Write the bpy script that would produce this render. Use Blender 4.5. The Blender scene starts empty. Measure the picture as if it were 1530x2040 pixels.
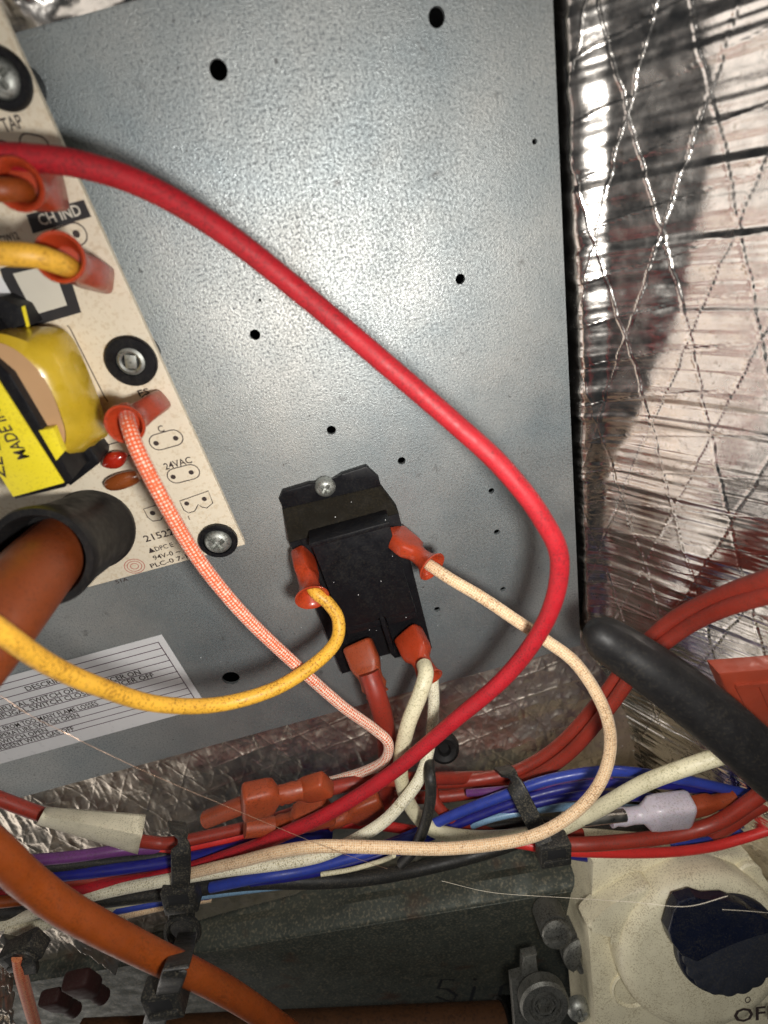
import bpy, bmesh, math, random
import numpy as np
from mathutils import Vector, Matrix

# ---------------------------------------------------------------- camera
# All lengths below are in millimetres (u = right along the steel panel, z = up along it,
# h = distance out of it) and are scaled to metres when meshes are made.
MM = 0.001
F = 1050.0; AL = math.radians(15.2); TH = math.radians(58.6); H = 117.0
sa, ca, st, ct = math.sin(AL), math.cos(AL), math.sin(TH), math.cos(TH)
aX = Vector((1, 0, 0)); aV = Vector((0, 0, -1)); aN = Vector((0, -1, 0))
cR = ca*aX + st*sa*aV + ct*sa*aN
cD = -sa*aX + st*ca*aV + ct*ca*aN
cF = ct*aV - st*aN
CAM = Vector((0, -H, 0))
sc = bpy.context.scene
COL = sc.collection
cam_d = bpy.data.cameras.new('camera'); cam = bpy.data.objects.new('camera', cam_d); COL.objects.link(cam)
m3 = Matrix((cR, -cD, -cF)).transposed()
cam.matrix_world = Matrix.Translation(CAM*MM) @ m3.to_4x4()
cam_d.sensor_fit = 'VERTICAL'; cam_d.sensor_height = 24; cam_d.lens = 24*F/2040
cam_d.clip_start = 0.004; cam_d.clip_end = 10
cam_d.dof.use_dof = True; cam_d.dof.focus_distance = 0.142; cam_d.dof.aperture_fstop = 11
sc.camera = cam
# ---------------------------------------------------------------- light
w = bpy.data.worlds.new('World'); sc.world = w; w.use_nodes = True
w.node_tree.nodes['Background'].inputs[0].default_value = (0.80, 0.90, 1.0, 1)
w.node_tree.nodes['Background'].inputs[1].default_value = 0.022
def lamp(name, loc, target, size, energy, col, shape='DISK', size_y=None):
    l = bpy.data.lights.new(name, 'AREA'); l.shape = shape; l.size = size*MM
    if size_y: l.size_y = size_y*MM
    l.energy = energy; l.color = col
    o = bpy.data.objects.new(name, l); COL.objects.link(o)
    o.location = Vector(loc)*MM
    d = (Vector(target)-Vector(loc)).normalized()
    o.rotation_euler = d.to_track_quat('-Z', 'Y').to_euler()
    return o
lamp('phone_flash', (12, -124, -18), (10, 0, -120), 14, 0.2, (1.0, 0.97, 0.92))
lamp('fill_light', (-120, -620, 420), (0, 0, -100), 420, 0.4, (1.0, 0.93, 0.84))  # added soft fill from above and behind the camera, no actual fixture
lamp('foil_reflection_light', (-580, -140, -330), (40, -10, -130), 280, 1.15, (1.0, 0.93, 0.86), 'RECTANGLE', 920)  # added warm panel out of frame, gives the side foil its beige reflection
sc.view_settings.view_transform = 'Standard'; sc.view_settings.look = 'None'
sc.view_settings.exposure = 0.08; sc.view_settings.gamma = 1
sc.cycles.max_bounces = 8
sc.cycles.use_denoising = True

# ---------------------------------------------------------------- helpers
rng = np.random.default_rng(7); random.seed(7)
def P(px, py, h=0.0):
    px = float(px); py = float(py)
    ray = cF + (px-765)/F*cR + (py-1020)/F*cD
    return CAM + ray*((-float(h)-CAM.y)/ray.y)
def plane_hit(px, py, o, n):
    px = float(px); py = float(py)
    ray = cF + (px-765)/F*cR + (py-1020)/F*cD
    return CAM + ray*((o-CAM).dot(n)/ray.dot(n))
def W(u, z, h): return Vector((u, -h, z))
def frame(o, x, z):
    z = Vector(z).normalized(); x = Vector(x); x = (x - z*x.dot(z)).normalized(); y = z.cross(x)
    m = Matrix((x, y, z)).transposed().to_4x4(); m.translation = o
    return m
def wallM(u, z, h, rot=0.0):
    return frame(W(u, z, h), (math.cos(rot), 0, math.sin(rot)), aN)

def mesh_obj(name, verts, faces, mat, parent=None, uvs=None, smooth=True, angle=40):
    me = bpy.data.meshes.new(name)
    v = np.asarray([tuple(p) for p in verts], dtype=float)*MM if not isinstance(verts, np.ndarray) else verts*MM
    me.from_pydata(v.tolist(), [], faces)
    if uvs is not None:
        lay = me.uv_layers.new(name='UVMap')
        idx = np.empty(len(me.loops), dtype=np.int32); me.loops.foreach_get('vertex_index', idx)
        lay.data.foreach_set('uv', np.asarray(uvs, dtype=np.float32)[idx].ravel())
    me.validate(); me.update()
    return finish(name, me, mat, parent, smooth, angle)
def finish(name, me, mat, parent=None, smooth=True, angle=40):
    if smooth:
        me.polygons.foreach_set('use_smooth', [True]*len(me.polygons))
        if angle and angle < 180: me.set_sharp_from_angle(angle=math.radians(angle))
    me.materials.append(mat)
    o = bpy.data.objects.new(name, me); COL.objects.link(o)
    if parent is not None: attach(o, parent)
    return o
def attach(o, parent):
    o.parent = parent
    p = parent; loc = Vector((0, 0, 0))
    while p is not None:
        loc = loc + p.location; p = p.parent
    o.matrix_parent_inverse = Matrix.Translation(-loc) if parent.type == 'EMPTY' else Matrix.Identity(4)
def thing(name, label, cat, loc, group=None):
    e = bpy.data.objects.new(name, None); COL.objects.link(e); e.location = Vector(loc)*MM
    e.empty_display_size = 0.005
    return tag(e, label, cat, group)
def tag(o, label=None, cat=None, group=None, kind=None):
    if label: o['label'] = label
    if cat: o['category'] = cat
    if group: o['group'] = group
    if kind: o['kind'] = kind
    return o
def struct(o, label=None):
    o['kind'] = 'structure'
    if label: o['label'] = label
    return o

def cr_path(pts, per=10):
    """Catmull-Rom through points (rows may carry extra columns)."""
    p = np.asarray(pts, dtype=float)
    p = np.vstack([2*p[0]-p[1], p, 2*p[-1]-p[-2]])
    out = []
    for i in range(1, len(p)-2):
        a, b, c, d = p[i-1:i+3]
        t = np.linspace(0, 1, per, endpoint=False)[:, None]
        out.append(0.5*((2*b) + (-a+c)*t + (2*a-5*b+4*c-d)*t**2 + (-a+3*b-3*c+d)*t**3))
    out.append(p[-2][None])
    return np.vstack(out)
def px_path(pts, per=10):
    return cr_path([tuple(P(x, y, h)) for x, y, h in pts], per)

def sweep(path, dims, seg=16, hint=None, cap0=True, cap1=True):
    """dims: (n,2|3) half sizes a (side), b (along hint) and superellipse exponent, or a single radius."""
    path = np.asarray(path, dtype=float); n = len(path)
    T = np.gradient(path, axis=0); T /= np.linalg.norm(T, axis=1)[:, None]+1e-12
    if np.isscalar(dims): dims = np.tile([dims, dims, 2.0], (n, 1))
    dims = np.asarray(dims, dtype=float)
    if dims.shape[1] == 2: dims = np.hstack([dims, np.full((n, 1), 2.0)])
    L = np.concatenate([[0], np.cumsum(np.linalg.norm(np.diff(path, axis=0), axis=1))])
    B = np.zeros_like(path)
    if hint is not None:
        hh = np.asarray(hint, dtype=float)
        for i in range(n):
            b = hh - T[i]*hh.dot(T[i]); B[i] = b/np.linalg.norm(b)
    else:
        b = np.array([0., -1, 0]); 
        if abs(T[0].dot(b)) > .9: b = np.array([1., 0, 0])
        for i in range(n):
            b = b - T[i]*b.dot(T[i]); b /= np.linalg.norm(b); B[i] = b
    S = np.cross(T, B)
    ang = np.linspace(0, 2*np.pi, seg+1)
    V = []; UV = []
    for i in range(n):
        a, b, e = dims[i]
        c, s = np.cos(ang), np.sin(ang)
        x = a*np.sign(c)*np.abs(c)**(2/e); y = b*np.sign(s)*np.abs(s)**(2/e)
        V.append(path[i]+x[:, None]*S[i]+y[:, None]*B[i])
        UV.append(np.stack([ang/(2*np.pi), np.full(seg+1, L[i])], 1))
    V = np.vstack(V); UV = np.vstack(UV)
    k = seg+1
    f = [(i*k+j, i*k+j+1, (i+1)*k+j+1, (i+1)*k+j) for i in range(n-1) for j in range(seg)]
    if cap0: f.append(tuple(range(seg-1, -1, -1)))
    if cap1: f.append(tuple((n-1)*k+j for j in range(seg)))
    return V, f, UV
def tube_obj(name, pts, d, mat, parent=None, per=10, seg=18, wob=0.0, round_ends=False):
    path = px_path(pts, per)
    r = np.full(len(path), d/2.0)
    if wob: 
        k = np.arange(len(path)); path = path + wob*np.stack([np.sin(k*.31+d), np.sin(k*.23+2*d), np.cos(k*.27)], 1)
    if round_ends:
        for i, s in ((0, .35), (1, .75), (2, .95)):
            r[i] *= s; r[-1-i] *= s
    V, f, UV = sweep(path, np.stack([r, r], 1), seg)
    return mesh_obj(name, V, f, mat, parent, UV, angle=60)

def bm_obj(name, bm, mat, parent=None, M=None, smooth=True, angle=35):
    if M is not None: bm.transform(M)
    bm.transform(Matrix.Scale(MM, 4))
    bmesh.ops.recalc_face_normals(bm, faces=bm.faces)
    me = bpy.data.meshes.new(name); bm.to_mesh(me); bm.free()
    return finish(name, me, mat, parent, smooth, angle)
def prism_bm(poly, z0, z1, bevel=0, seg=2, bevel_all=False):
    bm = bmesh.new()
    a = [bm.verts.new((x, y, z0)) for x, y in poly]; b = [bm.verts.new((x, y, z1)) for x, y in poly]
    n = len(poly)
    bm.faces.new(a[::-1]); top = bm.faces.new(b)
    for i in range(n): bm.faces.new((a[i], a[(i+1) % n], b[(i+1) % n], b[i]))
    if bevel:
        es = list(top.edges) if not bevel_all else list(bm.edges)
        bmesh.ops.bevel(bm, geom=es, offset=bevel, segments=seg, affect='EDGES', profile=.5)
    return bm
def box_bm(x0, x1, y0, y1, z0, z1, bevel=0, seg=2):
    return prism_bm([(x0, y0), (x1, y0), (x1, y1), (x0, y1)], z0, z1, bevel, seg, True)
def lathe_bm(prof, seg=32, wave=None):
    """prof: (r, z) list; closes at r=0 ends."""
    bm = bmesh.new(); rings = []
    for r, z in prof:
        if r <= 1e-6: rings.append([bm.verts.new((0, 0, z))])
        else:
            rings.append([bm.verts.new(((r*(1+(wave(j/seg) if wave else 0)))*math.cos(2*math.pi*j/seg), (r*(1+(wave(j/seg) if wave else 0)))*math.sin(2*math.pi*j/seg), z)) for j in range(seg)])
    for a, b in zip(rings, rings[1:]):
        for j in range(seg):
            k = (j+1) % seg
            if len(a) == 1 and len(b) == 1: continue
            if len(a) == 1: bm.faces.new((a[0], b[j], b[k]))
            elif len(b) == 1: bm.faces.new((a[j], b[0], a[k]))
            else: bm.faces.new((a[j], b[j], b[k], a[k]))
    return bm
def cyl_bm(r, z0, z1, seg=24, bev=.15):
    return lathe_bm([(0, z0), (r, z0), (r, z1-bev), (r-bev, z1), (0, z1)], seg)
def ribbon_bm(lines, width, z=0.0, thick=0.02):
    """flat printed lines: list of (pts, closed)"""
    bm = bmesh.new()
    for pts, closed in lines:
        p = [Vector(q).to_2d() for q in pts]; n = len(p); L = []; R = []
        for i in range(n):
            a = p[(i-1) % n] if (closed or i > 0) else p[i]; b = p[(i+1) % n] if (closed or i < n-1) else p[i]
            t = (b-a); t = t.normalized() if t.length > 1e-9 else Vector((1, 0))
            nn = Vector((-t.y, t.x))*width/2
            L.append(bm.verts.new((*(p[i]+nn), z))); R.append(bm.verts.new((*(p[i]-nn), z)))
        for i in range(n if closed else n-1):
            j = (i+1) % n; bm.faces.new((L[i], R[i], R[j], L[j]))
    return bm
def text_bm(s, height, width=None, align='LEFT'):
    c = bpy.data.curves.new('lettering', 'FONT'); c.body = s; c.size = 1.0; c.align_x = align; c.resolution_u = 2; c.offset = .014
    o = bpy.data.objects.new('lettering', c); COL.objects.link(o)
    bpy.context.view_layer.update()
    me = bpy.data.meshes.new_from_object(o.evaluated_get(bpy.context.evaluated_depsgraph_get()))
    bpy.data.objects.remove(o); bpy.data.curves.remove(c)
    bm = bmesh.new(); bm.from_mesh(me); bpy.data.meshes.remove(me)
    xs = [v.co.x for v in bm.verts]; k = height/0.69
    kx = k if not width else width/(max(xs)-min(xs))
    for v in bm.verts: v.co = Vector((v.co.x*kx, v.co.y*k, 0))
    return bm
def join_bm(bms):
    out = bmesh.new()
    for b in bms:
        me = bpy.data.meshes.new('t'); b.to_mesh(me); b.free(); out.from_mesh(me); bpy.data.meshes.remove(me)
    return out

def vnoise(x, y, seed=0):
    r = np.random.default_rng(seed); G = r.random((256, 256))*2-1
    xi = np.floor(x).astype(int); yi = np.floor(y).astype(int); fx = x-xi; fy = y-yi
    fx = fx*fx*fx*(fx*(fx*6-15)+10); fy = fy*fy*fy*(fy*(fy*6-15)+10)
    g = lambda i, j: G[i % 256, j % 256]
    return (g(xi, yi)*(1-fx)+g(xi+1, yi)*fx)*(1-fy)+(g(xi, yi+1)*(1-fx)+g(xi+1, yi+1)*fx)*fy
def fbm(x, y, seed=0, oct=4, ridge=False):
    s = 0; a = 1.0
    for o in range(oct):
        n = vnoise(x*2**o+o*17.3, y*2**o-o*9.1, seed+o)
        s = s + a*((1-2*np.abs(n)) if ridge else n); a *= .5
    return s

# ---------------------------------------------------------------- materials
def nodes_of(name):
    m = bpy.data.materials.new(name); m.use_nodes = True
    nt = m.node_tree; b = nt.nodes['Principled BSDF']
    return m, nt, b
def nd(nt, t, **kw):
    n = nt.nodes.new(t)
    for k, v in kw.items(): setattr(n, k, v)
    return n
def noise(nt, vec, scale, detail=3, rough=.55):
    n = nd(nt, 'ShaderNodeTexNoise'); n.inputs['Scale'].default_value = scale
    n.inputs['Detail'].default_value = detail; n.inputs['Roughness'].default_value = rough
    nt.links.new(vec, n.inputs['Vector']); return n.outputs['Fac']
def ramp(nt, fac, stops):
    r = nd(nt, 'ShaderNodeValToRGB'); e = r.color_ramp.elements
    while len(e) > 1: e.remove(e[-1])
    e[0].position = stops[0][0]; e[0].color = (*stops[0][1], 1)
    for p, c in stops[1:]:
        q = e.new(p); q.color = (*c, 1)
    nt.links.new(fac, r.inputs[0]); return r.outputs[0]
def mixc(nt, fac, a, b, mode='MIX'):
    m = nd(nt, 'ShaderNodeMix', data_type='RGBA', blend_type=mode)
    for s, v in ((0, fac), (6, a), (7, b)):
        if hasattr(v, 'is_linked'): nt.links.new(v, m.inputs[s])
        else: m.inputs[s].default_value = v if s == 0 else (*v, 1)
    return m.outputs[2]
def math_n(nt, op, a, b=None):
    m = nd(nt, 'ShaderNodeMath', operation=op)
    for i, v in enumerate((a, b)):
        if v is None: continue
        if hasattr(v, 'is_linked'): nt.links.new(v, m.inputs[i])
        else: m.inputs[i].default_value = v
    return m.outputs[0]
def bump(nt, b, hgt, strength, dist):
    n = nd(nt, 'ShaderNodeBump'); n.inputs['Strength'].default_value = strength; n.inputs['Distance'].default_value = dist
    nt.links.new(hgt, n.inputs['Height']); nt.links.new(n.outputs[0], b.inputs['Normal'])
def coords(nt, out='Object'): return nd(nt, 'ShaderNodeTexCoord').outputs[out]
def K(c): return tuple(c)

def plain(name, col, rough=.45, metal=0.0, speck=None, speck_amt=.5, speck_scale=2200, var=.25, grain=0, grain_scale=2500, coat=0, trans=0, sss=0, spec=None):
    m, nt, b = nodes_of(name); co = coords(nt)
    c = mixc(nt, noise(nt, co, 160, 3), tuple(x*(1-var) for x in col), tuple(min(1, x*(1+var)) for x in col))
    if speck is not None:
        # dust and soot: soft patches that hold fine dots
        dots = noise(nt, co, speck_scale, 2, .6); area = noise(nt, co, 130, 3)
        f = math_n(nt, 'ADD', dots, math_n(nt, 'MULTIPLY', math_n(nt, 'SUBTRACT', area, .5), .35))
        fac = ramp(nt, f, [(.52, (0, 0, 0)), (.66, (speck_amt,)*3)])
        c = mixc(nt, fac, c, speck)
    nt.links.new(c, b.inputs['Base Color'])
    b.inputs['Metallic'].default_value = metal
    rr = ramp(nt, noise(nt, co, 420, 3), [(.3, (max(.05, rough-.1),)*3), (.7, (min(1, rough+.14),)*3)])
    nt.links.new(rr, b.inputs['Roughness'])
    if grain: bump(nt, b, noise(nt, co, grain_scale, 3), grain, .0002)
    if coat: b.inputs['Coat Weight'].default_value = coat
    if trans: b.inputs['Transmission Weight'].default_value = trans
    if sss:
        b.inputs['Subsurface Weight'].default_value = sss; b.inputs['Subsurface Radius'].default_value = (1, .25, .1); b.inputs['Subsurface Scale'].default_value = .0015
    if spec is not None: b.inputs['Specular IOR Level'].default_value = spec
    return m
def braid(name, c1, c2, pitch=1.5, n=5, dirt=(.05, .035, .02), dirt_amt=.6, mixv=.5, fade=None):
    """woven sleeve in UV space: u round the wire, v along it in millimetres"""
    m, nt, b = nodes_of(name); co = coords(nt); uv = coords(nt, 'UV')
    s = nd(nt, 'ShaderNodeSeparateXYZ'); nt.links.new(uv, s.inputs[0])
    un = math_n(nt, 'MULTIPLY', s.outputs[0], 2*math.pi*n); vn = math_n(nt, 'MULTIPLY', s.outputs[1], 2*math.pi/pitch)
    a = math_n(nt, 'SINE', math_n(nt, 'ADD', un, vn)); d = math_n(nt, 'SINE', math_n(nt, 'SUBTRACT', un, vn))
    wv = math_n(nt, 'MULTIPLY', a, d)
    jit = math_n(nt, 'MULTIPLY', math_n(nt, 'SUBTRACT', noise(nt, co, 1500, 3), .5), 2.2)
    f = math_n(nt, 'ADD', math_n(nt, 'MULTIPLY', wv, .9), jit)
    if fade:
        mr = nd(nt, 'ShaderNodeMapRange'); nt.links.new(s.outputs[1], mr.inputs[0])
        for i, v in enumerate(fade): mr.inputs[i+1].default_value = v
        f = math_n(nt, 'ADD', f, mr.outputs[0])
    fac = ramp(nt, math_n(nt, 'ADD', math_n(nt, 'MULTIPLY', f, .5), .5), [(mixv-.12, (0, 0, 0)), (mixv+.12, (1, 1, 1))])
    c = mixc(nt, fac, c1, c2)
    dots = math_n(nt, 'ADD', noise(nt, co, 2600, 2, .6), math_n(nt, 'MULTIPLY', math_n(nt, 'SUBTRACT', noise(nt, co, 150, 3), .5), .3))
    c = mixc(nt, ramp(nt, dots, [(.53, (0, 0, 0)), (.66, (dirt_amt,)*3)]), c, dirt)
    nt.links.new(c, b.inputs['Base Color']); b.inputs['Roughness'].default_value = .62
    b.inputs['Sheen Weight'].default_value = .15
    bump(nt, b, math_n(nt, 'ADD', math_n(nt, 'ABSOLUTE', wv), jit), .3, .00016)
    return m
def galvanised():
    m, nt, b = nodes_of('galvanised_steel'); co = coords(nt)
    fine = noise(nt, co, 1900, 3, .7); mid = noise(nt, co, 60, 4); fl = noise(nt, co, 3800, 2)
    cloud = noise(nt, co, 22, 5, .6)
    c = mixc(nt, ramp(nt, cloud, [(.3, (0, 0, 0)), (.7, (1, 1, 1))]), (.30, .355, .38), (.56, .56, .535))
    c = mixc(nt, ramp(nt, fine, [(.34, (.75,)*3), (.50, (0, 0, 0))]), c, (.24, .265, .28))
    # stains and handling marks
    c = mixc(nt, ramp(nt, noise(nt, co, 210, 3), [(.65, (0, 0, 0)), (.76, (.6,)*3)]), c, (.13, .125, .12))
    c = mixc(nt, ramp(nt, noise(nt, co, 620, 2), [(.69, (0, 0, 0)), (.75, (.7,)*3)]), c, (.11, .11, .11))
    nt.links.new(c, b.inputs['Base Color']); b.inputs['Metallic'].default_value = .74
    rgh = math_n(nt, 'ADD', ramp(nt, fine, [(.38, (.72,)*3), (.60, (.38,)*3)]), math_n(nt, 'MULTIPLY', math_n(nt, 'SUBTRACT', mid, .5), .35))
    nt.links.new(rgh, b.inputs['Roughness'])
    bump(nt, b, math_n(nt, 'ADD', fine, math_n(nt, 'MULTIPLY', fl, .5)), .42, .0002)
    return m
def foil_mat(name, tint=(.86, .81, .76), rough=.21):
    m, nt, b = nodes_of(name); co = coords(nt)
    c = mixc(nt, noise(nt, co, 110, 4), tuple(x*.8 for x in tint), tint)
    c = mixc(nt, ramp(nt, noise(nt, co, 900, 3), [(.60, (0, 0, 0)), (.74, (.5,)*3)]), c, (.25, .2, .15))
    nt.links.new(c, b.inputs['Base Color']); b.inputs['Metallic'].default_value = 1
    nt.links.new(ramp(nt, noise(nt, co, 300, 3), [(.3, (rough-.06,)*3), (.7, (rough+.07,)*3)]), b.inputs['Roughness'])
    bump(nt, b, noise(nt, co, 1300, 4, .65), .06, .0003)
    return m
def rusty(name):
    m, nt, b = nodes_of(name); co = coords(nt)
    c = mixc(nt, noise(nt, co, 90, 5, .65), (.03, .038, .034), (.10, .11, .09))
    c = mixc(nt, ramp(nt, noise(nt, co, 1100, 3), [(.50, (0, 0, 0)), (.70, (.7,)*3)]), c, (.26, .23, .16))
    c = mixc(nt, ramp(nt, noise(nt, co, 55, 4), [(.60, (0, 0, 0)), (.72, (.7,)*3)]), c, (.085, .035, .018))
    nt.links.new(c, b.inputs['Base Color']); b.inputs['Metallic'].default_value = .35
    nt.links.new(ramp(nt, noise(nt, co, 200, 3), [(.3, (.45,)*3), (.7, (.75,)*3)]), b.inputs['Roughness'])
    bump(nt, b, noise(nt, co, 900, 4), .35, .0003)
    return m
SOOT = (.045, .035, .025)
M = dict(
    steel=galvanised(), foil=foil_mat('foil_facing'), foil_dark=foil_mat('dull_foil_facing', (.95, .86, .74), .40),
    dark=plain('shade_black', (.01, .01, .011), .8), rust=rusty('stained_sheet_metal'),
    red=plain('red_wire_skin', (.42, .010, .018), .55, speck=(.07, .01, .012), speck_amt=.55, speck_scale=2600, grain=.25, grain_scale=1500),
    brick=plain('brick_red_wire_skin', (.30, .030, .016), .45, speck=SOOT, speck_amt=.4),
    brightred=plain('bright_red_wire_skin', (.66, .035, .03), .4, speck=SOOT, speck_amt=.2),
    yellow=plain('golden_wire_skin', (.78, .42, .045), .45, speck=(.25, .10, .01), speck_amt=.75),
    blue=plain('blue_wire_skin', (.014, .016, .20), .38, speck=SOOT, speck_amt=.3),
    midblue=plain('mid_blue_wire_skin', (.03, .055, .34), .38, speck=SOOT, speck_amt=.3),
    sky=plain('pale_blue_wire_skin', (.22, .38, .55), .38, speck=SOOT, speck_amt=.3),
    purple=plain('purple_wire_skin', (.16, .045, .19), .4, speck=SOOT, speck_amt=.4),
    black=plain('black_wire_skin', (.017, .017, .016), .5, speck=(.10, .085, .06), speck_amt=.5),
    orange=plain('orange_silicone', (.29, .058, .007), .5, speck=(.12, .03, .005), speck_amt=.5, sss=.1),
    spark=plain('brown_orange_silicone', (.20, .042, .009), .5, speck=(.07, .015, .004), speck_amt=.45, sss=.1),
    rubber=plain('black_rubber', (.011, .0105, .011), .48, speck=(.06, .05, .035), speck_amt=.2, spec=.28, speck_scale=1600),
    tie=plain('black_nylon', (.020, .020, .019), .48, speck=(.16, .14, .10), speck_amt=.55, grain=.2),
    relay=plain('black_bakelite', (.006, .006, .008), .45, speck=(.05, .045, .035), speck_amt=.2, spec=.3),
    relay_dusty=plain('dusty_black_bakelite', (.012, .010, .007), .8, speck=(.03, .024, .014), speck_amt=.4, spec=.12),
    vinyl=plain('orange_red_vinyl', (.40, .045, .013), .36, speck=(.12, .02, .006), speck_amt=.4, sss=.12, coat=.15),
    vinyl_old=plain('brown_red_vinyl', (.33, .058, .018), .45, speck=(.08, .02, .008), speck_amt=.5, sss=.2),
    nylon=plain('clear_nylon', (.62, .56, .62), .35, speck=(.25, .18, .16), speck_amt=.4, sss=.2, coat=.2),
    tin=plain('tinned_brass', (.55, .52, .46), .35, 1.0),
    screw=plain('zinc_screw', (.42, .43, .40), .46, .8, speck=(.06, .06, .05), speck_amt=.6),
    alu=plain('cast_aluminium', (.22, .22, .20), .5, .7, speck=(.04, .04, .035), speck_amt=.7, grain=.5, grain_scale=1200),
    cream=braid('cream_sleeve', (.76, .70, .50), (.84, .80, .64), 1.15, 8, (.20, .16, .06), .75),
    cream_print=plain('cream_wire_skin', (.78, .72, .50), .5, speck=(.30, .26, .10), speck_amt=.55),
    peach=braid('peach_sleeve', (.74, .47, .25), (.84, .66, .44), 1.1, 8, (.28, .13, .05), .75),
    obraid=braid('orange_white_braid', (.80, .12, .03), (.90, .74, .60), 1.35, 6, (.25, .06, .02), .4, .60, (0, 130, -.35, .55)),
    rbraid=braid('orange_braid', (.70, .13, .04), (.80, .28, .12), 1.8, 4, (.15, .04, .02), .5),
    pcb=plain('pcb_laminate', (.78, .69, .54), .5, speck=(.60, .48, .32), speck_amt=.55, speck_scale=1500, var=.06),
    ink=plain('brown_black_ink', (.045, .03, .028), .6), inkred=plain('faded_red_ink', (.55, .22, .17), .7),
    paper=plain('white_label', (.84, .84, .85), .33, var=.05, coat=.3), purple_ink=plain('purple_ink', (.10, .055, .085), .5),
    white=plain('off_white_label', (.70, .66, .56), .6, var=.05), blackprint=plain('black_label', (.03, .028, .03), .5),
    tape=plain('yellow_polyester_tape', (.56, .38, .025), .28, var=.35, coat=.5, grain=.7, grain_scale=170), tapebright=plain('bright_yellow_label', (.90, .74, .03), .45, speck=(.62, .48, .03), speck_amt=.5, var=.05),
    coil=plain('taped_copper_winding', (.55, .33, .17), .4, var=.12, coat=.3), capred=plain('red_lacquer', (.42, .02, .008), .18, coat=.6), capbrown=plain('brown_lacquer', (.26, .065, .015), .25, coat=.5),
    tagm=plain('grubby_paper_tag', (.78, .72, .54), .6, speck=(.30, .26, .14), speck_amt=.6, speck_scale=2600),
    ivory=plain('ivory_plastic', (.85, .78, .57), .48, speck=(.34, .27, .15), speck_amt=.6, speck_scale=2300, var=.2, grain=.15, grain_scale=900),
    knob=plain('dark_blue_plastic', (.005, .008, .024), .34, speck=(.10, .09, .06), speck_amt=.3, speck_scale=2600),
    knob_sheen=plain('sheen_dark_plastic', (.030, .034, .048), .36, speck=(.10, .09, .07), speck_amt=.35, speck_scale=1900),  # paler knob plastic: grey sheen of the grip face put into the colour
    pipe=plain('rusty_pipe', (.11, .045, .018), .6, .2, speck=(.03, .015, .01), speck_amt=.6, speck_scale=900, grain=.4, grain_scale=1000),
    redplastic=plain('red_plastic', (.30, .045, .02), .5), marker=plain('marker_ink', (.008, .008, .009), .5),
    hair=plain('bare_copper_strand', (.62, .42, .30), .35, .7), fibre=plain('pale_fibre', (.75, .68, .55), .4),
    shadedred=plain('shaded_red_vinyl', (.035, .007, .006), .7, speck=SOOT, speck_amt=.5),  # red vinyl darkened: shade of the lower left corner is in the colour
    teal=plain('teal_paint', (.012, .045, .045), .5),
)

# ---------------------------------------------------------------- setting
# galvanised panel with real holes
PU0, PU1, PZ0, PZ1, PT = -190.0, 50.8, -140.8, 32.2, 0.9
holes = [(870, 34, 1.45), (435, 139, 1.5), (1065, 282, .5), (917, 556, 1.05), (508, 667, 1.1), (518, 598, .3), (660, 857, 1.1), (800, 918, 1.0),
         (979, 978, .8), (990, 1060, .85), (1002, 1174, .85), (871, 1214, .95), (460, 1351, 2.6)]
bm = bmesh.new(); edges = []
def loop(pts):
    vs = [bm.verts.new((x, y, 0)) for x, y in pts]
    for i in range(len(vs)): edges.append(bm.edges.new((vs[i], vs[(i+1) % len(vs)])))
outer = []
for k in range(24): outer.append((PU0+(PU1-PU0)*k/24, PZ0))
for k in range(24): outer.append((PU1, PZ0+(PZ1-PZ0)*k/24))
for k in range(24): outer.append((PU1+(PU0-PU1)*k/24, PZ1))
for k in range(24): outer.append((PU0, PZ1+(PZ0-PZ1)*k/24))
loop(outer)
for px, py, r in holes:
    c = P(px, py, 0); n = 20
    loop([(c.x+r*math.cos(2*math.pi*k/n), c.z+r*math.sin(2*math.pi*k/n)) for k in range(n)])
bmesh.ops.triangle_fill(bm, use_beauty=True, use_dissolve=False, edges=edges)
ret = bmesh.ops.extrude_face_region(bm, geom=list(bm.faces))
bmesh.ops.translate(bm, verts=[v for v in ret['geom'] if isinstance(v, bmesh.types.BMVert)], vec=(0, 0, -PT))
struct(bm_obj('back_wall', bm, M['steel'], M=wallM(0, 0, 0), smooth=False), 'speckled galvanised steel panel with small drilled holes')
# added black backing plate: keeps world light out of the panel holes
bm = box_bm(-260, 190, -470, 120, -34, -30)
struct(bm_obj('dark_backing', bm, M['dark'], M=wallM(0, 0, 0), smooth=False), 'added dark backing behind the steel panel')

def scrim(a, b, hs, slope, dw, dh, wdt, amp):
    """reinforcing threads: cross threads and two diagonal families"""
    def ridge(t, period, width):
        d = np.abs((t/period+.5) % 1-.5)*period
        return np.exp(-(d/width)**2)
    k = (dw/2)/(dh/2)
    wob = .25*fbm(a/6, b/6, 91, 2)
    r = ridge(b+slope*a+wob, hs, wdt)
    r = np.maximum(r, ridge(a-k*b+wob, dw, wdt)); r = np.maximum(r, ridge(a+k*b-wob, dw, wdt))
    return r*amp
def grid_obj(name, X, Y, Z, mat):
    n, m = X.shape
    V = np.stack([X, Y, Z], -1).reshape(-1, 3)
    i = np.arange(n-1)[:, None]*m+np.arange(m-1)[None]
    f = np.stack([i, i+1, i+m+1, i+m], -1).reshape(-1, 4)
    return mesh_obj(name, V, f.tolist(), mat, angle=0)

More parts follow.
